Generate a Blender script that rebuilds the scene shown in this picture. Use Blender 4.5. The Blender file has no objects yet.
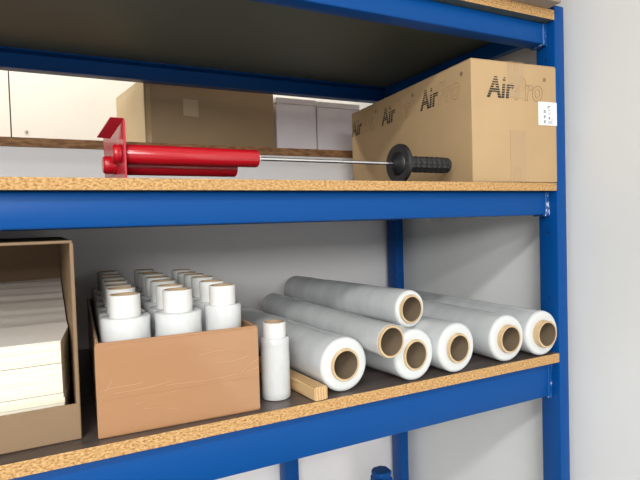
import bpy, bmesh, math, random
from mathutils import Vector, Matrix, Euler
random.seed(7)
scn = bpy.context.scene
COL = scn.collection
PI = math.pi
R = math.radians

# ------------------------------------------------------------------ measured layout (metres, lowest visible board top = 0)
BT = .0205                    # ledge and top board thickness
TL, TM = .0195, .0162         # lower and middle board thickness
ZM = .3593                    # top of the middle board
ZT = .6962                    # underside of the top board
DEP = .6366                   # rack depth
REC = .0192                   # beams sit back from the board edge
HL, HM, HT = .0775, .0502, .0443
FLOOR, CEIL = -1.05, 1.78
LEFT = -2.1
WALLX = .05

# ------------------------------------------------------------------ helpers
class MB:
    """collects shapes and links them as one mesh object"""
    def __init__(self):
        self.bm = bmesh.new()
    def _place(self, vs, M):
        if M is not None:
            bmesh.ops.transform(self.bm, matrix=M, verts=vs)
    def box(self, x0, x1, y0, y1, z0, z1, bev=0, seg=1, M=None, mi=0):
        t = bmesh.new()
        bmesh.ops.create_cube(t, size=1)
        for v in t.verts:
            v.co = Vector(((x0+x1)/2+v.co.x*(x1-x0), (y0+y1)/2+v.co.y*(y1-y0), (z0+z1)/2+v.co.z*(z1-z0)))
        if bev:
            bmesh.ops.bevel(t, geom=t.edges[:], offset=bev, segments=seg, affect='EDGES', profile=.5)
        self.add(t, M, mi)
        return self
    def add(self, t, M=None, mi=0):
        if M is not None:
            bmesh.ops.transform(t, matrix=M, verts=t.verts[:])
        mp = {}
        for v in t.verts:
            mp[v] = self.bm.verts.new(v.co)
        for f in t.faces:
            try:
                nf = self.bm.faces.new([mp[v] for v in f.verts]); nf.material_index = mi; nf.smooth = f.smooth
            except ValueError:
                pass
        t.free()
    def lathe(self, prof, n=48, M=None, mi=0, closed=True, jit=None):
        """prof: list of (radius, height) round local Z; closed joins last to first"""
        t = bmesh.new(); rings = []
        for k, (r, h) in enumerate(prof):
            ring = []
            for i in range(n):
                a = 2*PI*i/n
                rr = r if jit is None else r + jit(k, a)
                ring.append(t.verts.new((rr*math.cos(a), rr*math.sin(a), h)))
            rings.append(ring)
        m = len(rings)
        for k in range(m if closed else m-1):
            A, B = rings[k], rings[(k+1) % m]
            for i in range(n):
                f = t.faces.new((A[i], A[(i+1) % n], B[(i+1) % n], B[i])); f.smooth = True
        if not closed:
            for ring, rev in ((rings[0], True), (rings[-1], False)):
                t.faces.new(ring[::-1] if rev else ring)
        bmesh.ops.recalc_face_normals(t, faces=t.faces[:])
        self.add(t, M, mi); return self
    def prism(self, pts, z0, z1, M=None, mi=0, bev=0):
        t = bmesh.new()
        a = [t.verts.new((x, y, z0)) for x, y in pts]; b = [t.verts.new((x, y, z1)) for x, y in pts]
        t.faces.new(a[::-1]); t.faces.new(b)
        n = len(pts)
        for i in range(n):
            t.faces.new((a[i], a[(i+1) % n], b[(i+1) % n], b[i]))
        bmesh.ops.recalc_face_normals(t, faces=t.faces[:])
        if bev:
            bmesh.ops.bevel(t, geom=t.edges[:], offset=bev, segments=1, affect='EDGES')
        self.add(t, M, mi); return self
    def tube(self, pts, r, n=8, mi=0):
        t = bmesh.new(); rings = []
        pts = [Vector(p) for p in pts]
        for i, p in enumerate(pts):
            d = (pts[min(i+1, len(pts)-1)]-pts[max(i-1, 0)]).normalized()
            q = d.to_track_quat('Z', 'Y')
            rings.append([t.verts.new(p+q @ Vector((r*math.cos(2*PI*k/n), r*math.sin(2*PI*k/n), 0))) for k in range(n)])
        for A, B in zip(rings, rings[1:]):
            for k in range(n):
                f = t.faces.new((A[k], A[(k+1) % n], B[(k+1) % n], B[k])); f.smooth = True
        t.faces.new(rings[0][::-1]); t.faces.new(rings[-1])
        bmesh.ops.recalc_face_normals(t, faces=t.faces[:])
        self.add(t, None, mi); return self
    def build(self, name, mats, parent=None, sharp=35):
        me = bpy.data.meshes.new(name)
        self.bm.to_mesh(me); self.bm.free()
        for m in (mats if isinstance(mats, (list, tuple)) else [mats]):
            me.materials.append(m)
        me.set_sharp_from_angle(angle=R(sharp))
        o = bpy.data.objects.new(name, me); COL.objects.link(o)
        if parent: o.parent = parent
        return o

def thing(name, label, cat, loc=(0, 0, 0), rot=(0, 0, 0), group=None):
    o = bpy.data.objects.new(name, None); COL.objects.link(o)
    o.empty_display_size = .05
    o.location = loc; o.rotation_euler = rot
    return tag(o, label, cat, group)
def tag(o, label, cat, group=None):
    o['label'] = label; o['category'] = cat
    if group: o['group'] = group
    return o
def struct(o, label=None):
    o['kind'] = 'structure'
    if label: o['label'] = label
    return o
def copy_tree(o, parent=None):
    c = o.copy(); COL.objects.link(c)
    if parent: c.parent = parent
    for ch in list(o.children): copy_tree(ch, c)
    return c

# ------------------------------------------------------------------ materials
def mat(name, col, rough=.5, metal=0, spec=.5, coat=0, sss=0):
    m = bpy.data.materials.new(name); m.use_nodes = True
    b = m.node_tree.nodes['Principled BSDF']
    b.inputs['Base Color'].default_value = (*col, 1)
    b.inputs['Roughness'].default_value = rough
    b.inputs['Metallic'].default_value = metal
    b.inputs['Specular IOR Level'].default_value = spec
    b.inputs['Coat Weight'].default_value = coat
    if sss:
        b.inputs['Subsurface Weight'].default_value = sss
        b.inputs['Subsurface Radius'].default_value = (.02, .02, .02)
        b.inputs['Subsurface Scale'].default_value = .5
    return m
def nodes(m): return m.node_tree.nodes, m.node_tree.links, m.node_tree.nodes['Principled BSDF']
def noise(m, scale=(1, 1, 1), size=10, detail=4, rough=.5, dist=0):
    n, l, b = nodes(m)
    tc = n.new('ShaderNodeTexCoord'); mp = n.new('ShaderNodeMapping'); tx = n.new('ShaderNodeTexNoise')
    mp.inputs['Scale'].default_value = scale
    tx.inputs['Scale'].default_value = size; tx.inputs['Detail'].default_value = detail
    tx.inputs['Roughness'].default_value = rough; tx.inputs['Distortion'].default_value = dist
    l.new(tc.outputs['Object'], mp.inputs['Vector']); l.new(mp.outputs['Vector'], tx.inputs['Vector'])
    return tx
def ramp(m, src, stops, interp='LINEAR'):
    n, l, b = nodes(m); r = n.new('ShaderNodeValToRGB'); r.color_ramp.interpolation = interp
    e = r.color_ramp.elements
    while len(e) < len(stops): e.new(.5)
    for el, (p, c) in zip(e, stops):
        el.position = p; el.color = (*c, 1) if len(c) == 3 else c
    l.new(src, r.inputs['Fac']); return r
def bump(m, src, strength=.2, dist=.002):
    n, l, b = nodes(m); bp = n.new('ShaderNodeBump')
    bp.inputs['Strength'].default_value = strength; bp.inputs['Distance'].default_value = dist
    l.new(src, bp.inputs['Height'])
    prev = b.inputs['Normal'].links
    if prev: l.new(prev[0].from_socket, bp.inputs['Normal'])
    l.new(bp.outputs['Normal'], b.inputs['Normal'])
def tint(m, c1, c2, scale=(1, 1, 1), size=10, lo=.35, hi=.65, detail=4, bmp=0, dist=.001):
    n, l, b = nodes(m)
    tx = noise(m, scale, size, detail); r = ramp(m, tx.outputs['Fac'], [(lo, c1), (hi, c2)])
    l.new(r.outputs['Color'], b.inputs['Base Color'])
    if bmp: bump(m, tx.outputs['Fac'], bmp, dist)
    return m

def wallmat(name, c):
    m = mat(name, c, .75, spec=.2)
    tint(m, tuple(x*.96 for x in c), c, (1, 1, 1), 3, .3, .7)
    bump(m, noise(m, (1, 1, 1), 160, 3).outputs['Fac'], .12, .001)
    return m
M_wall_side = wallmat('white painted wall', (.84, .85, .83))
M_wall_back = wallmat('grey white wall', (.88, .855, .845))
M_wall_far = wallmat('warm white panel', (.82, .77, .69))
M_wall_side_left = wallmat('grey painted wall', (.45, .44, .43))
M_ceil = mat('ceiling', (.8, .8, .78), .9)
M_floor = mat('concrete floor', (.3, .29, .28), .6); tint(M_floor, (.19, .185, .18), (.25, .245, .24), (1, 1, 1), 4)
M_seam = mat('dark seam', (.12, .10, .08), .8)

def blue(name, c, rough=.38):
    m = mat(name, c, rough, spec=.2)
    bump(m, noise(m, (1, 1, 1), 420, 2).outputs['Fac'], .14, .0006)
    return m
M_blue = blue('blue powder coat', (.0005, .066, .27))
M_blue_b = mat('scuffed blue powder coat', (.0005, .066, .27), .4)
_n, _l, _b = nodes(M_blue_b)
_t = noise(M_blue_b, (1, 1, .35), 130, 4, .7); _r = ramp(M_blue_b, _t.outputs['Fac'], [(.0, (.0005, .066, .27)), (.585, (.0005, .066, .27)), (.605, (.75, .8, .85)), (1, (.75, .8, .85))])
_l.new(_r.outputs['Color'], _b.inputs['Base Color'])
M_hole = mat('slot shadow black', (.004, .006, .012), .7)

# chipboard: raw speckled edge, dark film-faced top, grey underside
M_chip = mat('raw chipboard edge', (.6, .36, .13), .85, spec=.2)
_n, _l, _b = nodes(M_chip)
_v = noise(M_chip, (.5, 1, 1), 400, 5, .7); _r = ramp(M_chip, _v.outputs['Fac'], [(.30, (.10, .04, .012)), (.40, (.36, .185, .066)), (.52, (.56, .335, .135)), (.66, (.72, .49, .25))])
_l.new(_r.outputs['Color'], _b.inputs['Base Color']); bump(M_chip, _v.outputs['Fac'], .5, .002)
M_top = mat('dark film faced board', (.06, .045, .04), .32)
tint(M_top, (.06, .046, .041), (.115, .090, .080), (.4, 3, 1), 16, .3, .7)
M_under = mat('grey board underside', (.10, .115, .083), .5)
M_chip_dark = mat('dark chipboard edge', (.20, .09, .035), .8); tint(M_chip_dark, (.20, .09, .035), (.40, .21, .09), (.3, 1, 1), 160)  # mottled dark brown for the ledge

def card(name, c, rough=.75, fine=.04, coat=0):
    m = mat(name, c, rough, spec=.25, coat=coat)
    tint(m, tuple(x*.92 for x in c), c, (1, 1, 1), 9, .3, .7)
    bump(m, noise(m, (1, 1, 1), 240, 2).outputs['Fac'], fine, .0008)
    return m
M_card = card('tan cardboard', (.53, .36, .19))
M_card_edge = mat('corrugated cut edge', (.45, .30, .16), .85)
M_card_old = card('brown cardboard', (.27, .18, .105))
M_card_in = card('inside of brown carton', (.30, .17, .07))
M_card_back = card('dull brown cardboard', (.36, .25, .142))
M_card_lit = card('lit cream cardboard', (.78, .66, .42))  # brown carton side as lit from behind, light put into the colour
M_card_white = card('whitish cardboard', (.84, .80, .82), .5)
M_card_grey = card('grey brown cardboard', (.36, .29, .23))
# carton wrapped in glossy packing tape
M_wrap = mat('tape wrapped cardboard', (.45, .23, .105), .33, coat=.35)
tint(M_wrap, (.37, .19, .085), (.44, .23, .11), (.4, .4, 3), 8, .3, .7)
bump(M_wrap, noise(M_wrap, (1, 1, 1.6), 14, 3, .5, .4).outputs['Fac'], .12, .004)
M_wrap.node_tree.nodes['Principled BSDF'].inputs['Coat Roughness'].default_value = .12
M_tape = mat('brown packing tape', (.40, .205, .095), .2, coat=.6)
bump(M_tape, noise(M_tape, (1, 1, 1.6), 16, 3, .5, .5).outputs['Fac'], .2, .005)
M_crease = mat('stretched tape crease', (.53, .31, .16), .18, coat=.6)
M_clear = mat('clear tape on cardboard', (.46, .31, .165), .16, coat=.5)
bump(M_clear, noise(M_clear, (3, 3, 1), 30, 4).outputs['Fac'], .15, .002)
M_tape_pale = mat('pale tape patch', (.50, .38, .24), .3)
M_ink = mat('black print', (.03, .025, .022), .7)
M_ink_soft = mat('thin brown print', (.22, .14, .075), .8)
M_ink_faint = mat('faint brown print', (.38, .25, .125), .8)
M_label = mat('white paper label', (.86, .86, .88), .6)
M_label_ink = mat('label print', (.10, .10, .13), .7)
M_label_red = mat('label red print', (.65, .2, .22), .7)

def film(name, c, rough, bsize, bstr, scale):
    m = mat(name, c, rough, spec=.5, coat=.25, sss=.25)
    n, l, b = nodes(m)
    b.inputs['Coat Roughness'].default_value = .1
    tx = noise(m, scale, bsize, 4, .55)
    r = ramp(m, tx.outputs['Fac'], [(.32, tuple(x*.86 for x in c)), (.66, c)])
    l.new(r.outputs['Color'], b.inputs['Base Color'])
    bump(m, tx.outputs['Fac'], bstr, .003)
    return m
M_film = film('stretch film wound clear white', (.66, .68, .685), .22, 9, .22, (.5, 2.6, .5))
M_film_loose = film('loose wrinkled stretch film', (.62, .64, .645), .18, 12, .28, (1, 1.8, 1))
M_film_end = mat('film roll cut end', (.69, .71, .70), .42, sss=.2)
M_mini = film('mini film wound white', (.67, .685, .68), .22, 26, .3, (1, 1, .5))
M_core_white = mat('white paper core', (.72, .715, .69), .6)
M_core = mat('kraft cardboard core', (.60, .44, .25), .75); tint(M_core, (.54, .385, .21), (.66, .49, .29), (1, 1, 1), 30)
M_core_shade = mat('shaded inside of kraft core', (.20, .145, .09), .85)  # shade inside the tube painted in as a darker kraft
M_core_mini = mat('mini core rim', (.42, .30, .18), .8)

M_red = mat('red lacquered metal', (.46, .004, .012), .24, coat=.4)
M_red_plate = mat('red painted plate', (.50, .022, .04), .3, coat=.3)
M_chrome = mat('chromed steel', (.75, .75, .76), .2, metal=1)
M_white_plastic = mat('white plastic', (.8, .8, .76), .4)
M_rubber = mat('black rubber', (.012, .012, .013), .45)
M_rubber_grip = mat('black grip rubber', (.016, .016, .017), .5)
M_paper = mat('white paper', (.84, .80, .73), .65)
n_, l_, b_ = nodes(M_paper)
M_paper_edge = mat('cream paper edges', (.82, .76, .60), .75)
_t = noise(M_paper_edge, (.4, .4, 60), 9, 3); _r = ramp(M_paper_edge, _t.outputs['Fac'], [(.3, (.66, .58, .42)), (.5, (.84, .78, .63)), (.7, (.90, .86, .74))])
nodes(M_paper_edge)[1].new(_r.outputs['Color'], nodes(M_paper_edge)[2].inputs['Base Color'])
M_wood = mat('pale sawn wood', (.62, .40, .19), .6)
n_, l_, b_ = nodes(M_wood)
_tc = n_.new('ShaderNodeTexCoord'); _mp = n_.new('ShaderNodeMapping'); _w = n_.new('ShaderNodeTexWave')
_mp.inputs['Scale'].default_value = (1, .12, 1); _w.inputs['Scale'].default_value = 60; _w.inputs['Distortion'].default_value = 5
_w.inputs['Detail'].default_value = 3; _w.bands_direction = 'X'
l_.new(_tc.outputs['Object'], _mp.inputs['Vector']); l_.new(_mp.outputs['Vector'], _w.inputs['Vector'])
_r = ramp(M_wood, _w.outputs['Fac'], [(.1, (.50, .29, .12)), (.8, (.68, .46, .23))]); l_.new(_r.outputs['Color'], b_.inputs['Base Color'])
M_steel = mat('dull screw steel', (.3, .28, .25), .4, metal=.8)

# ------------------------------------------------------------------ the room
struct(MB().box(-4.5, 1.0, -5.5, 3.2, FLOOR-.1, FLOOR).build('floor', M_floor), 'grey concrete floor')
struct(MB().box(-4.5, 1.0, -5.5, 3.2, CEIL, CEIL+.1).build('ceiling', M_ceil), 'white ceiling')
struct(MB().box(WALLX, WALLX+.15, -5.5, 3.2, FLOOR, CEIL).build('wall_right', M_wall_side), 'white wall at the right end of the shelving')
struct(MB().box(-4.65, -4.5, -5.5, 3.2, FLOOR, CEIL).build('wall_left_blocker', M_wall_side_left), 'unseen grey wall far to the left, added to block side light')  # unseen wall, added to shut out light from the open left
LEDGE_Y, LEDGE_TOP = .652, .5105
struct(MB().box(-4.5, WALLX, LEDGE_Y+.008, LEDGE_Y+.12, FLOOR, LEDGE_TOP-.0205).build('wall_back', M_wall_back), 'low grey wall behind the shelving')
struct(MB().box(-4.5, WALLX, LEDGE_Y, 1.25, LEDGE_TOP-.0205, LEDGE_TOP).build('trim_1', M_chip_dark), 'dark chipboard ledge on top of the low wall')
# far wall of large white panels
FY = 1.75
w = MB()
seam_x = -1.085
w.box(-4.5, seam_x-.0025, FY, FY+.1, FLOOR, CEIL); w.box(seam_x+.0025, WALLX, FY, FY+.1, FLOOR, CEIL)
w.box(seam_x-.01, seam_x+.01, FY+.02, FY+.1, FLOOR, CEIL, mi=1)
struct(w.build('wall_far', [M_wall_far, M_seam]), 'white panel wall beyond the ledge')

# ------------------------------------------------------------------ the rack
rack = thing('shelving_rack', 'blue steel shelving rack with chipboard shelves against the white wall', 'shelving', (0, 0, FLOOR))
def rz(z): return z-FLOOR
PW, PD = .0295, .048
POST_TOP = .728
def post(x0, y0, front, zt=POST_TOP):
    m = MB()
    m.box(x0, x0+PW, y0, y0+PD, 0, rz(zt), .003, 2)
    o = m.build('post', M_blue, rack)
    if x0 > -1:
        for z in (.115, -.085, .255, .62):
            MB().box(x0-.0004, x0+.0004, y0+.021, y0+.025, rz(z)-.002, rz(z)+.002).build('slot_hole', M_hole, o)
    return o
post(0, 0, True); post(0, DEP-PD, False)
post(LEFT-PW, 0, True); post(LEFT-PW, DEP-PD, False)
# short leg under the lowest visible shelf
MB().box(-.394, -.351, DEP-PD, DEP-.004, 0, rz(-TL-HL), .003, 2).build('support_leg', M_blue, rack)

def beam(y0, y1, ztop, h, front):
    m = MB()
    x0, x1 = LEFT+.012, -.012
    # rolled profile: face with rounded top and bottom returns
    s = -1 if front else 1
    yf = y0 if front else y1; yb = y1 if front else y0
    pr = [(yf, ztop-h+.004), (yf, ztop-.004), (yf-s*.0015, ztop-.0012), (yf-s*.004, ztop), (yb, ztop), (yb, ztop-.003), (yf-s*.006, ztop-.004),
          (yf-s*.004, ztop-h+.004), (yb, ztop-h+.003), (yb, ztop-h), (yf-s*.004, ztop-h), (yf-s*.0015, ztop-h+.0012)]
    t = bmesh.new()
    A = [t.verts.new((x0, y, rz(z))) for y, z in pr]; B = [t.verts.new((x1, y, rz(z))) for y, z in pr]
    n = len(pr)
    for i in range(n): t.faces.new((A[i], A[(i+1) % n], B[(i+1) % n], B[i]))
    t.faces.new(A[::-1]); t.faces.new(B)
    bmesh.ops.recalc_face_normals(t, faces=t.faces[:]); m.add(t)
    o = m.build('beam', M_blue, rack)
    for xa in ((-.012, 0), (LEFT, LEFT+.012)):
        e = MB(); e.box(xa[0], xa[1], min(yf, yb)-.001, max(yf, yb), rz(ztop-h-.003), rz(ztop-.001), .0012)
        e.build('end_bracket', M_blue_b, o)
for zt_, h in ((-TL, HL), (ZM-TM, HM), (ZT, HT)):
    beam(REC, REC+.034, zt_, h, True); beam(DEP-REC-.034, DEP-REC, zt_, h, False)
    s = MB(); s.box(-.026, -.004, PD, DEP-PD, rz(zt_-.036), rz(zt_-.001), .002); s.build('side_rail', M_blue, rack)
for zb, th in ((-TL, TL), (ZM-TM, TM), (ZT, BT)):
    m = MB(); t = bmesh.new(); bmesh.ops.create_cube(t, size=1)
    for v in t.verts: v.co = Vector((LEFT/2+v.co.x*(-LEFT-.001), DEP/2+v.co.y*DEP, rz(zb+th/2)+v.co.z*th))
    m.add(t)
    m.bm.normal_update()
    for f in m.bm.faces:
        f.material_index = 1 if f.normal.z > .5 else (2 if f.normal.z < -.5 else 0)
    m.build('shelf_board', [M_chip, M_top, M_under], rack)

# ------------------------------------------------------------------ film rolls
RC, RCI = .028, .0236
def film_roll(front, back, r, prot, label, film_m, wob=.0006, group='large stretch film rolls on the lower shelf'):
    f, b = Vector(front), Vector(back); d = b-f; L = d.length
    q = d.to_track_quat('Y', 'Z')
    o = thing('film_roll', label, 'film roll', f, q.to_euler(), group)
    T = Matrix.Rotation(-PI/2, 4, 'X')     # local z -> +y
    rnd = random.Random(label)
    ph = [rnd.uniform(0, 6) for _ in range(4)]
    def jit(k, a):
        return .5*wob*(math.sin(2*a+ph[0]+k)+.6*math.sin(3*a+ph[1]-k*1.7))
    m = MB()
    N = 14
    e = min(.007, (r-RC)*.7)
    prof = [(RC, .0015), (r-e, .0), (r-e*.5, e*.14), (r-e*.14, e*.5), (r, e)]
    for i in range(1, N): prof.append((r+rnd.uniform(-1, .1)*wob, .007+(L-.011)*i/N))
    prof += [(r, L-.004), (r-e*.2, L-.0006), (r-e*.6, L), (RC, L)]
    t = bmesh.new(); n = 72; rings = []
    for k, (rr, h) in enumerate(prof):
        j = (lambda a: jit(k, a)) if 4 < k < len(prof)-4 else (lambda a: 0)
        rings.append([t.verts.new(((rr+j(2*PI*i/n))*math.cos(2*PI*i/n), (rr+j(2*PI*i/n))*math.sin(2*PI*i/n), h)) for i in range(n)])
    for k in range(len(rings)):
        A, B = rings[k], rings[(k+1) % len(rings)]
        for i in range(n):
            fc = t.faces.new((A[i], A[(i+1) % n], B[(i+1) % n], B[i])); fc.smooth = True
            fc.material_index = 1 if (k < 4 or k >= len(rings)-2) else 0
    bmesh.ops.recalc_face_normals(t, faces=t.faces[:])
    bmesh.ops.transform(t, matrix=T, verts=t.verts[:])
    me = bpy.data.meshes.new('film'); t.to_mesh(me); t.free()
    me.materials.append(film_m); me.materials.append(M_film_end); me.set_sharp_from_angle(angle=R(50))
    fo = bpy.data.objects.new('film', me); COL.objects.link(fo); fo.parent = o
    c = MB()
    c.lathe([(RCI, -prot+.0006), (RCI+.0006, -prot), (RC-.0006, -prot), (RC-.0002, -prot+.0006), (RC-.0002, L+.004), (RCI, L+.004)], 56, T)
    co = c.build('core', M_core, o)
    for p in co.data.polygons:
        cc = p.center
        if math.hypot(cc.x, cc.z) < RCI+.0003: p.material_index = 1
    co.data.materials.append(M_core_shade)
    return o
RR = .0466
rollA = film_roll((-.5105, .0160, RR+.0008), (-.546, .462, RR+.0008), RR, .002, 'thick white film roll lying beside the wood block', M_film)
rollC = film_roll((-.3718, .0040, RR+.0008), (-.422, .455, RR+.0008), RR, .002, 'white film roll lying under the top roll, half hidden by the thin roll', M_film)
rollE = film_roll((-.2750, .002, RR+.0008), (-.318, .455, RR+.0008), RR, .004, 'white film roll lying just right of the stacked top roll', M_film)
rollF = film_roll((-.1415, .006, RR+.0008), (-.147, .460, RR+.0008), RR, .008, 'white film roll second from the right post', M_film)
rollG = film_roll((-.0475, .001, RR+.0008), (-.0505, .455, RR+.0008), RR, .012, 'white film roll lying against the right front post', M_film)
rollB = film_roll((-.4405, -.018, .0850), (-.4835, .41, .0975), .0288, .004, 'nearly used up thin film roll resting between two thick rolls', M_film_loose, .0003)
rollD = film_roll((-.3310, .070, .1175), (-.378, .515, .1155), .0368, .003, 'film roll lying on top of the other rolls', M_film)

# ------------------------------------------------------------------ wooden block
t_ = MB()
prof = [(-.012, .001), (-.010, 0), (.010, 0), (.0125, .001), (.0125, .019), (.010, .0225), (-.0105, .0225), (-.0125, .020)]
wb = bmesh.new()
A = [wb.verts.new((x, 0, z)) for x, z in prof]; Bv = [wb.verts.new((x, .24, z)) for x, z in prof]
for i in range(8): wb.faces.new((A[i], A[(i+1) % 8], Bv[(i+1) % 8], Bv[i]))
wb.faces.new(A[::-1]); wb.faces.new(Bv); bmesh.ops.recalc_face_normals(wb, faces=wb.faces[:])
t_.add(wb)
o = t_.build('wood_block', M_wood); o.location = (-.5655, .002, .0006); o.rotation_euler = (0, 0, R(5))
tag(o, 'pale square wooden batten wedged against the leftmost thick film roll', 'wood block')

# ------------------------------------------------------------------ mini rolls
def mini(name, label, loc, rf, rc, zf, zc, z0=0, group=None):
    o = thing(name, label, 'mini film roll', loc, (0, 0, random.uniform(0, 6)), group)
    rnd = random.Random(label); m = MB()
    prof = [(rc, z0), (rf-.0015, z0), (rf, z0+.0015)]
    K = 9
    for i in range(1, K): prof.append((rf+rnd.uniform(-.0007, .0002), z0+.0015+(zf-z0-.003)*i/K))
    prof += [(rf, zf-.0025), (rf-.0025, zf), (rc, zf-.0008)]
    m.lathe(prof, 48); m.build('film', M_mini, o, 50)
    c = MB(); c.lathe([(rc-.002, z0+.001), (rc-.0003, z0+.001), (rc-.0003, zc-.0004), (rc-.002, zc)], 40); c.build('core', M_core_white, o, 50)
    i = MB(); i.lathe([(rc-.0045, z0+.001), (rc-.0021, z0+.001), (rc-.0021, zc+.0003), (rc-.0045, zc-.0004)], 40); i.build('core_liner', M_core_mini, o, 50)
    return o
mini('mini_film_roll', 'single white mini film roll standing on the shelf beside the taped carton', (-.6215, .058, .0006), .0242, .0195, .1025, .127)

# ------------------------------------------------------------------ taped carton with mini rolls
C2A = R(-1.8)
C2 = thing('open_carton', 'brown tape-wrapped open carton full of white mini film rolls', 'carton', (-.9003, .0205, .0006), (0, 0, C2A))
CW, CD, CH, TH = .2325, .53, .133, .0045
m = MB()
m.box(0, CW, 0, TH, 0, CH, .001); m.box(0, CW, CD-TH, CD, 0, CH, .001)
m.box(CW-TH, CW, TH, CD-TH, 0, CH, .001); m.box(TH, CW-TH, TH, CD-TH, 0, .004)
m.box(0, TH, TH, CD-TH, 0, CH+.002, .001)
m.build('box_body', M_wrap, C2)
m = MB()
m.box(-.0008, CW+.0008, -.0008, -.0001, .002, .058, .0003); m.box(CW+.0001, CW+.0008, 0, .06, .002, .058, .0003); m.box(-.0008, -.0001, 0, .06, .002, .058, .0003)
m.box(-.0009, CW+.0009, -.0012, -.0001, .053, .130, .0005); m.box(CW+.0001, CW+.0009, 0, .06, .053, .130, .0003)
rc_ = random.Random(3)
def crease(x0, z0, x1, z1, r=.0005):
    pts = []
    for i in range(9):
        k = i/8
        pts.append((x0+(x1-x0)*k, -.0014, z0+(z1-z0)*k+math.sin(k*5+x0*90)*.0011))
    m.tube(pts, r, 5, 1)
for a in [(.004, .066, .06, .072), (.02, .060, .1, .066), (.05, .043, .115, .052), (.06, .034, .11, .024), (.14, .098, .185, .1035), (.165, .083, .215, .086), (.205, .064, .232, .082), (.21, .06, .233, .07), (.004, .05, .02, .082), (.09, .0605, .2, .062)]:
    crease(*a)
m.build('packing_tape', [M_tape, M_crease], C2)
m = MB(); m.box(-.0025, 0, TH, .09, CH*.55, CH+.006, .0005, 1, Matrix.Rotation(R(1.2), 4, 'Y')); m.build('side_flap', M_card_old, C2)
rows = (('left', 7, .0445, .1), ('middle', 7, .1205, .1), ('right', 6, .1915, .1))
ordn = ['first', 'second', 'third', 'fourth', 'fifth', 'sixth', 'seventh']
cr, sr = math.cos(C2A), math.sin(C2A)
for rname, cnt, lx, _ in rows:
    for k in range(cnt):
        ly = .043+.0715*k+(.004 if rname == 'right' else 0)
        gx, gy = -.9003+lx*cr-ly*sr, .0205+lx*sr+ly*cr
        jx = random.uniform(-.0015, .0015)
        rf = .0352 if not (rname == 'right' and k == 0) else .029
        mini('mini_film_roll', 'white mini film roll in the taped carton, %s row, %s from the front' % (rname, ordn[k]),
             (gx+jx*.3, gy, .0056), rf, .0222 if rname != 'right' else .0208, .156+random.uniform(-.003, .003)+(.003 if rname == 'right' and k == 0 else 0), .190+random.uniform(-.002, .002), 0, 'mini film rolls standing in the taped carton')

# ------------------------------------------------------------------ carton with paper stacks
C1 = thing('front_opening_carton', 'brown carton with a cut-open front holding stacks of white paper', 'carton', (-.9210, .0364, .0006), (0, 0, R(1.0)))
W1, D1, H1, T1 = .78, .53, .2725, .0048  # carton widened out of view to block light from the left
m = MB()
m.box(-W1, 0, 0, T1, 0, .0500, .0012); m.box(-W1, 0, D1-T1, D1, 0, H1, .001)
m.box(-T1, 0, T1, D1-T1, 0, H1, .0012); m.box(-W1, -W1+T1, T1, D1-T1, 0, H1, .0012)
m.box(-W1+T1, -T1, T1, D1-T1, 0, .004); m.box(-T1, 0, 0, T1+.001, .049, H1, .001); m.box(-W1, -W1+T1, 0, T1+.001, .049, H1, .001)
cb = m.build('box_body', M_card_old, C1)
m = MB(); m.box(-W1+.001, -.001, .0005, D1-.001, H1-.0005, H1+.0035, .001); m.build('top_flap', M_card_old, C1)
# paper stacks
c1, s1 = math.cos(R(1)), math.sin(R(1))
def paper(z0, z1, xr, y0, cham, label, n, wedge=False):
    o = thing('paper_stack', label, 'paper stack', (-.9210, .0364, z0), (0, 0, R(1)), 'white paper stacks in the left carton')
    m = MB(); rp = random.Random(label)
    h = (z1-z0)/n
    for k in range(n):
        j = rp.uniform(-.0012, .0012); jx = rp.uniform(-.001, .0004)
        pts = [(-.75, y0+j), (xr+jx, y0+j), (-.0068+jx*.5, y0+j+cham), (-.0068+jx*.5, .46), (-.75, .46)]
        m.prism(pts, k*h, (k+1)*h-.0002)
    m.bm.normal_update()
    for f in m.bm.faces: f.material_index = 1 if abs(f.normal.z) < .5 else 0
    m.build('sheet', [M_paper, M_paper_edge], o)
    return o, m
PZ = [.0042, .0475, .0635, .1055, .1385]
paper(.0050, .0495, -.0185, .022, .11, 'lowest white paper stack behind the front lip of the left carton', 4)
paper(.0500, .0635, -.0190, .019, .11, 'thin cream sheets between the two white stacks in the left carton', 2)
paper(.0645, .1060, -.0205, .0165, .11, 'thick middle white paper stack in the left carton', 3)
paper(.1070, .1362, -.0203, .0165, .11, 'upper white paper stack with a fine grey band in the left carton', 3)
# loose fanned sheets on the very top
o = thing('paper_stack', 'topmost white sheets with a blank face, rising to the back of the left carton', 'paper stack', (-.9210, .0364, .1366), (0, 0, R(1)), 'white paper stacks in the left carton')
m = MB()
t = bmesh.new(); NX, NY = 24, 60; g = []
rq = random.Random(11)
edge = [rq.uniform(-.0006, .0006) for _ in range(NY+1)]
for jy in range(NY+1):
    row = []
    y = .0165+.4435*jy/NY
    xe = -.0203+(-.0072+.0203)*min(1, (y-.0165)/.11)
    for ix in range(NX+1):
        x = -.75+(xe+.75)*ix/NX
        rise = max(0, y-.19)
        z = .0012+rise*.19+(edge[jy]+.0009*math.sin(y*150+x*9)*min(1, rise*12) if rise > 0 else 0)
        row.append(t.verts.new((x, y, max(.0012, z))))
    g.append(row)
for jy in range(NY):
    for ix in range(NX):
        f = t.faces.new((g[jy][ix], g[jy][ix+1], g[jy+1][ix+1], g[jy+1][ix])); f.smooth = True
loop = [g[0][i] for i in range(NX+1)]+[g[k][NX] for k in range(1, NY+1)]+[g[NY][i] for i in range(NX-1, -1, -1)]+[g[k][0] for k in range(NY-1, 0, -1)]
low = [t.verts.new((v.co.x, v.co.y, 0)) for v in loop]
for k in range(len(loop)):
    t.faces.new((loop[k], low[k], low[(k+1) % len(loop)], loop[(k+1) % len(loop)]))
t.faces.new(low)
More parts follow.
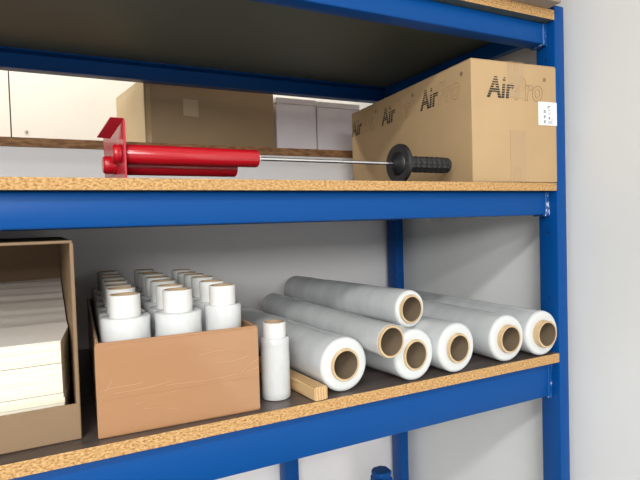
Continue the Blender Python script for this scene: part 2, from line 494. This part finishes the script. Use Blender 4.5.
bmesh.ops.recalc_face_normals(t, faces=t.faces[:])
m.add(t)
m.build('sheet', M_paper, o)

# ------------------------------------------------------------------ big tan carton with striped print
BX = thing('printed_carton', 'large tan carton with black striped lettering at the right end of the middle shelf', 'carton', (-.2199, .012, ZM+.0006), (0, 0, R(-4.8)))
BW, BL, BH = .2155, .53, .238
m = MB(); m.box(0, BW, 0, BL, 0, BH-.002, .0025, 2)
m.build('box_body', M_card, BX)
m = MB()
m.box(.001, BW-.001, .001, BL*.5-.001, BH-.003, BH, .001); m.box(.001, BW-.001, BL*.5+.001, BL-.001, BH-.003, BH, .001)
m.build('top_flap', M_card, BX)
m = MB(); m.box(.090, .1285, -.0006, .0, .168, BH-.003); m.box(.090, .1285, -.0006, BL+.0006, BH, BH+.0006); m.box(.0925, .132, -.0006, 0, .001, .103)
for i in range(4): m.tube([(.097+.006*i, -.0008, .002), (.101+.0055*i, -.0008, .014+.004*(i % 2)), (.104+.005*i, -.0008, .03)], .0004, 5, 1)
m.tube([(.105, -.0008, .236), (.106, -.0008, .218)], .0005, 5, 1); m.tube([(.112, -.0008, .236), (.1125, -.0008, .222)], .0005, 5, 1)
for i in range(3): m.tube([(.106+.004*i, -.0008, .18), (.111+.004*i, -.0008, .187+.003*i)], .0007, 5, 1)
m.build('clear_tape', [M_clear, M_crease], BX)

def text_bm(body, size, outline=None, bold=0):
    cu = bpy.data.curves.new('t', 'FONT'); cu.body = body; cu.size = size; cu.space_character = 1.0
    if outline:
        cu.fill_mode = 'NONE'; cu.bevel_depth = outline; cu.bevel_resolution = 0
    cu.offset = bold
    ob = bpy.data.objects.new('t', cu); COL.objects.link(ob)
    dg = bpy.context.evaluated_depsgraph_get(); dg.update()
    me = bpy.data.meshes.new_from_object(ob.evaluated_get(dg))
    bpy.data.objects.remove(ob); bpy.data.curves.remove(cu)
    b = bmesh.new(); b.from_mesh(me); bpy.data.meshes.remove(me)
    return b
def stripes(b, y0, y1, n):
    """cuts the lettering into horizontal bars that thin out upwards"""
    cuts = []
    for i in range(n):
        p = (y1-y0)/n; a = y0+p*i; fill = .80-.40*i/(n-1)
        cuts.append((a, a+p*fill))
    for a, c in cuts:
        for y in (a, c):
            bmesh.ops.bisect_plane(b, geom=b.verts[:]+b.edges[:]+b.faces[:], plane_co=(0, y, 0), plane_no=(0, 1, 0))
    dele = []
    for f in b.faces:
        y = f.calc_center_median().y
        if not any(a-1e-6 <= y <= c+1e-6 for a, c in cuts): dele.append(f)
    bmesh.ops.delete(b, geom=dele, context='FACES')
    return b
def logo(Mx, faint):
    """striped first half, outlined second half, small round mark; drawn in local x/y, width .15, cap height .044"""
    b = text_bm('Air', .061, None, .0016)
    xs = [v.co.x for v in b.verts]; ys = [v.co.y for v in b.verts]
    x0, x1, y1 = min(xs), max(xs), max(ys)
    b = stripes(b, 0, y1, 9)
    sh = Matrix(((1, .12, 0, 0), (0, 1, 0, 0), (0, 0, 1, 0), (0, 0, 0, 1)))
    sx = .066/(x1-x0); sy = .044/y1
    K = sh @ Matrix.Diagonal((sx, sy, 1, 1)) @ Matrix.Translation((-x0, 0, 0))
    e = bmesh.ops.extrude_face_region(b, geom=b.faces[:])
    for v in e['geom']:
        if isinstance(v, bmesh.types.BMVert): v.co.z += .0004
    m1 = MB(); m1.add(b, Mx @ K); o1 = m1.build('lettering', M_ink, BX)
    b = text_bm('Pro', .061, .00042, .0012)
    xs = [v.co.x for v in b.verts]; ys = [v.co.y for v in b.verts]
    K2 = sh @ Matrix.Translation((.070, 0, 0)) @ Matrix.Diagonal((.070/(max(xs)-min(xs)), .044/max(ys), 1, 1)) @ Matrix.Translation((-min(xs), 0, 0))
    m2 = MB(); m2.add(b, Mx @ K2); m2.build('outline_lettering', M_ink_faint if faint else M_ink_soft, BX)
    m3 = MB(); m3.lathe([(.0032, 0), (.0042, 0), (.0042, .0004), (.0032, .0004)], 20, Mx @ Matrix.Translation((.1475, .043, 0)))
    m3.box(.1463, .1487, .0415, .0445, 0, .0004, M=Mx); m3.build('round_mark', M_ink_soft, BX)
FR = Matrix.Translation((.036, -.0003, .1655)) @ Matrix.Rotation(PI/2, 4, 'X')
logo(FR, False)
for s in (.176, .3535, .531):
    SI = Matrix.Translation((-.0003, s, .1715)) @ Matrix.Rotation(-PI/2, 4, 'Z') @ Matrix.Rotation(PI/2, 4, 'X')
    logo(SI, True)
m = MB(); m.box(.166, .2152, -.0008, 0, .1165, .164, .0003); m.box(BW, BW+.0008, 0, .02, .1165, .164, .0003)
lb = m.build('shipping_label', M_label, BX); lb['label'] = 'white printed shipping label'
m = MB(); rl = random.Random(5)
def lm(x, z, w, h): m.box(.166+x, .166+x+w, -.0011, -.0008, .1165+z, .1165+z+h)
lm(.025, .0375, .007, .0018); lm(.0235, .0355, .0045, .0012)
for zz in (.030, .019, .009):
    for i in range(4): lm(.0135, zz-.0016*i, .0055+rl.uniform(-.001, .001), .0009)
for i in range(5): lm(.0245+rl.uniform(0, .002), .033-.0028*i, rl.uniform(.004, .009), .0007)
lm(.027, .0125, .0035, .0045)
for i in range(3): lm(.025, .008-.0022*i, .012, .0006)
m.build('label_print', M_label_ink, lb)
m = MB(); m.box(.199, .205, -.0011, -.0008, .1275, .1288); m.build('label_stripe', M_label_red, lb)

# ------------------------------------------------------------------ red hand tool
TY = R(2.2)
AX0 = Vector((-.853, .043, .397))
tool = thing('film_hand_tool', 'red twin-tube hand tool with chrome rod, black disc and ribbed grip', 'hand tool', (AX0.x, AX0.y, ZM+.0006), (0, 0, TY))
az = AX0.z-ZM
RX = Matrix.Translation((0, 0, az)) @ Matrix.Rotation(PI/2, 4, 'Y')     # local z -> +x
m = MB()
m.box(-.0015, .0015, -.024, .115, .0002, .083, .0007, 1, Matrix.Rotation(R(4), 4, 'Z'))
pl = m.build('bracket_plate', M_red_plate, tool)
m = MB()
fl = bmesh.new()
pp = [(.0018, -.023, .084), (-.0160, -.022, .0842), (-.0285, .028, .0640), (-.0105, .027, .0630)]
qq = [(x, y+.0018, z+.0012) for x, y, z in pp]
A = [fl.verts.new(p) for p in pp]; Bq = [fl.verts.new(p) for p in qq]
fl.faces.new(A); fl.faces.new(Bq[::-1])
for i in range(4): fl.faces.new((A[i], A[(i+1) % 4], Bq[(i+1) % 4], Bq[i]))
bmesh.ops.recalc_face_normals(fl, faces=fl.faces[:])
m.add(fl); m.build('bent_flange', M_red_plate, tool)
RB = .0143
m = MB(); m.lathe([(RB*.3, .0016), (RB-.0008, .0016), (RB, .003), (RB, .206), (RB-.001, .2085), (RB*.3, .2085)], 48, RX); m.build('tube', M_red, tool)
m = MB(); m.lathe([(.004, .2085), (.0075, .2085), (.007, .2125), (.004, .2125)], 24, RX); m.build('ferrule', M_white_plastic, tool)
SM = Matrix.Translation((0, .034, -.0125)) @ RX
RS = .0145
m = MB(); m.lathe([(RS*.3, .0016), (RS-.0006, .0016), (RS, .003), (RS, .181), (RS-.001, .183), (RS*.3, .183)], 40, SM); m.build('tube', M_red, tool)
def boss(M0, r, l):
    m = MB(); m.lathe([(.002, -l-.002), (r-.003, -l-.002), (r-.0012, -l), (r-.0004, -l+.002), (r-.0004, -l*.55), (r-.0009, -l*.52), (r-.0009, -l*.46), (r, -l*.42), (r, -.0016), (.002, -.0016)], 32, M0)
    m.build('end_cap', M_red, tool)
boss(RX, .0138, .0105); boss(SM, .0138, .0195)
m = MB(); m.lathe([(.0004, .21), (.0031, .21), (.0031, .504), (.0004, .504)], 20, RX); m.build('rod', M_chrome, tool)
# dished black disc with hub
DX = .4920
m = MB()
m.lathe([(.0035, DX-.008), (.007, DX-.009), (.010, DX-.0075), (.0155, DX-.003), (.0205, DX-.001), (.0225, DX+.002), (.030, DX+.0015), (.036, DX+.0015), (.0374, DX+.004), (.0372, DX+.0085), (.034, DX+.0105), (.018, DX+.012), (.0035, DX+.012)], 64, RX)
m.build('disc', M_rubber, tool)
m = MB()
prof = [(.003, DX+.012), (.0140, DX+.012)]
x = DX+.014
for i in range(8):
    prof += [(.0146, x), (.0154, x+.0012), (.0154, x+.0078), (.0146, x+.009), (.0141, x+.0102)]
    x += .0132
prof += [(.0148, x), (.0153, x+.002), (.0145, x+.0048), (.003, x+.005)]
def rib(k, a):
    return .0004*(1 if math.sin(a*10) > 0 else -1) if 1 < k < len(prof)-4 else 0
m.lathe(prof, 60, RX, jit=rib); m.build('grip', M_rubber_grip, tool, 25)

# ------------------------------------------------------------------ things on the ledge
LT = LEDGE_TOP+.0006
LB = thing('brown_carton', 'dull brown carton with its lit side coloured cream on the ledge behind the red tool', 'carton', (-.7205, .672, LT), (0, 0, R(9)))
m = MB(); m.box(0, .392, 0, .26, 0, .172, .002, 2); m.build('box_body', M_card_back, LB)
m = MB(); m.box(-.0012, 0, .001, .259, .001, .171); m.build('lit_side_sheet', M_card_lit, LB)  # light on the left side, put in as a thin cream sheet
m = MB(); m.box(.002, .390, .002, .129, .172, .175, .001); m.box(.002, .390, .131, .258, .172, .175, .001); m.build('top_flap', M_card_back, LB)
m = MB(); m.box(.105, .148, -.0007, 0, .082, .128); m.build('tape_patch', M_tape_pale, LB)
m = MB(); m.box(.004, .016, -.0006, 0, .002, .17); m.tube([(.004, -.001, .02), (.008, -.001, .045), (.011, -.001, .06)], .0008, 5); m.tube([(.008, -.001, .03), (.014, -.001, .05)], .0006, 5); m.build('edge_tape', M_clear, LB)
for x0, x1, lab, yy in ((-.322, -.186, 'whitish carton on the ledge beside the brown carton', .742), (-.178, -.02, 'grey-white carton on the ledge, half hidden by the large tan carton', .75)):
    g = thing('white_carton', lab, 'carton', (x0, yy, LT))
    m = MB(); m.box(0, x1-x0, 0, .3, 0, .150, .0015); m.build('box_body', M_card_white, g)
    m = MB(); m.box(-.0012, x1-x0+.0012, -.0012, .3012, .150, .168, .0015); m.build('lid', M_card_white, g)

# carton on the very top board
TB = thing('flat_carton', 'grey-brown carton on the topmost board overhanging its front edge', 'carton', (-.58, -.030, ZT+BT+.0006))
m = MB(); m.box(0, .565, 0, .42, 0, .2, .003, 2); m.build('box_body', M_card_grey, TB)
m = MB(); m.box(.002, .563, .001, .209, .2, .203); m.box(.002, .563, .211, .419, .2, .203); m.build('top_flap', M_card_grey, TB)

# blue post with bevelled cap under the rack
p = thing('steel_stand', 'blue steel stand with a chamfered cap below the lowest shelf', 'stand', (-.209, .38, FLOOR))
m = MB(); m.box(-.0225, .0225, -.0225, .0225, .006, rz(-.372), .006, 2); m.build('upright', M_blue, p)
m = MB(); m.prism([(-.024, -.012), (-.012, -.024), (.012, -.024), (.024, -.012), (.024, .012), (.012, .024), (-.012, .024), (-.024, .012)], rz(-.372), rz(-.3575), bev=.003); m.build('cap', M_blue, p)
m = MB(); m.box(-.06, .06, -.06, .06, 0, .006, .001); m.build('base_plate', M_blue, p)

# screw in the far panel
o = MB().lathe([(.0005, 0), (.007, 0), (.006, .003), (.0005, .004)], 16, Matrix.Translation((-1.03, FY, .705)) @ Matrix.Rotation(PI/2, 4, 'X')).build('panel_screw', M_steel)
o.parent = bpy.data.objects['wall_far']

# ------------------------------------------------------------------ light
def area(name, loc, target, sx, sy, power, col=(1, 1, 1)):
    l = bpy.data.lights.new(name, 'AREA'); l.shape = 'RECTANGLE'; l.size = sx; l.size_y = sy
    l.energy = power; l.color = col
    o = bpy.data.objects.new(name, l); COL.objects.link(o); o.location = loc
    d = Vector(target)-Vector(loc); o.rotation_euler = d.to_track_quat('-Z', 'Y').to_euler()
    return o
area('ceiling_lamp_front', (-2.1, -1.95, CEIL-.03), (-2.1, -1.95, -1), 1.2, .3, 66, (1, .99, .97))
area('ceiling_lamp_aisle', (-2.3, -3.5, CEIL-.03), (-2.3, -3.5, -1), 1.2, .3, 74, (1, .99, .97))
area('ceiling_lamp_rear', (-1.3, 1.45, CEIL-.03), (-1.3, 1.45, -1), 1.2, .15, 24, (1, .95, .86))
area('fill_light_front', (-2.8, -5.3, 1.25), (-.5, 0, .2), 2.6, .8, 150, (1, 1, 1))  # added fill light for the back walls, no real window here
wd = bpy.data.worlds.new('World'); scn.world = wd; wd.use_nodes = True
bg = wd.node_tree.nodes['Background']; bg.inputs[0].default_value = (1, .995, .985, 1); bg.inputs[1].default_value = 1.0

# ------------------------------------------------------------------ camera
cd = bpy.data.cameras.new('Camera'); cam = bpy.data.objects.new('Camera', cd); COL.objects.link(cam)
cd.sensor_fit = 'HORIZONTAL'; cd.sensor_width = 36; cd.lens = 524.67/640*36; cd.clip_start = .02
Mr = ((0.8917304255942902, -0.4515838383668208, -0.029814174402709656), (-0.04140182537401166, -0.01579857354274402, -0.9990176644733136), (0.4506692100921983, 0.892088808359293, -0.03278446392684284))
rot = Matrix((Mr[0], [-x for x in Mr[1]], [-x for x in Mr[2]])).transposed()
cam.matrix_world = Matrix.Translation((-.9432, -.7587, .2905)) @ rot.to_4x4()
scn.camera = cam
scn.view_settings.view_transform = 'Standard'; scn.view_settings.look = 'None'
scn.view_settings.gamma = 1; scn.view_settings.use_curve_mapping = False
scn.view_settings.exposure = -0.12
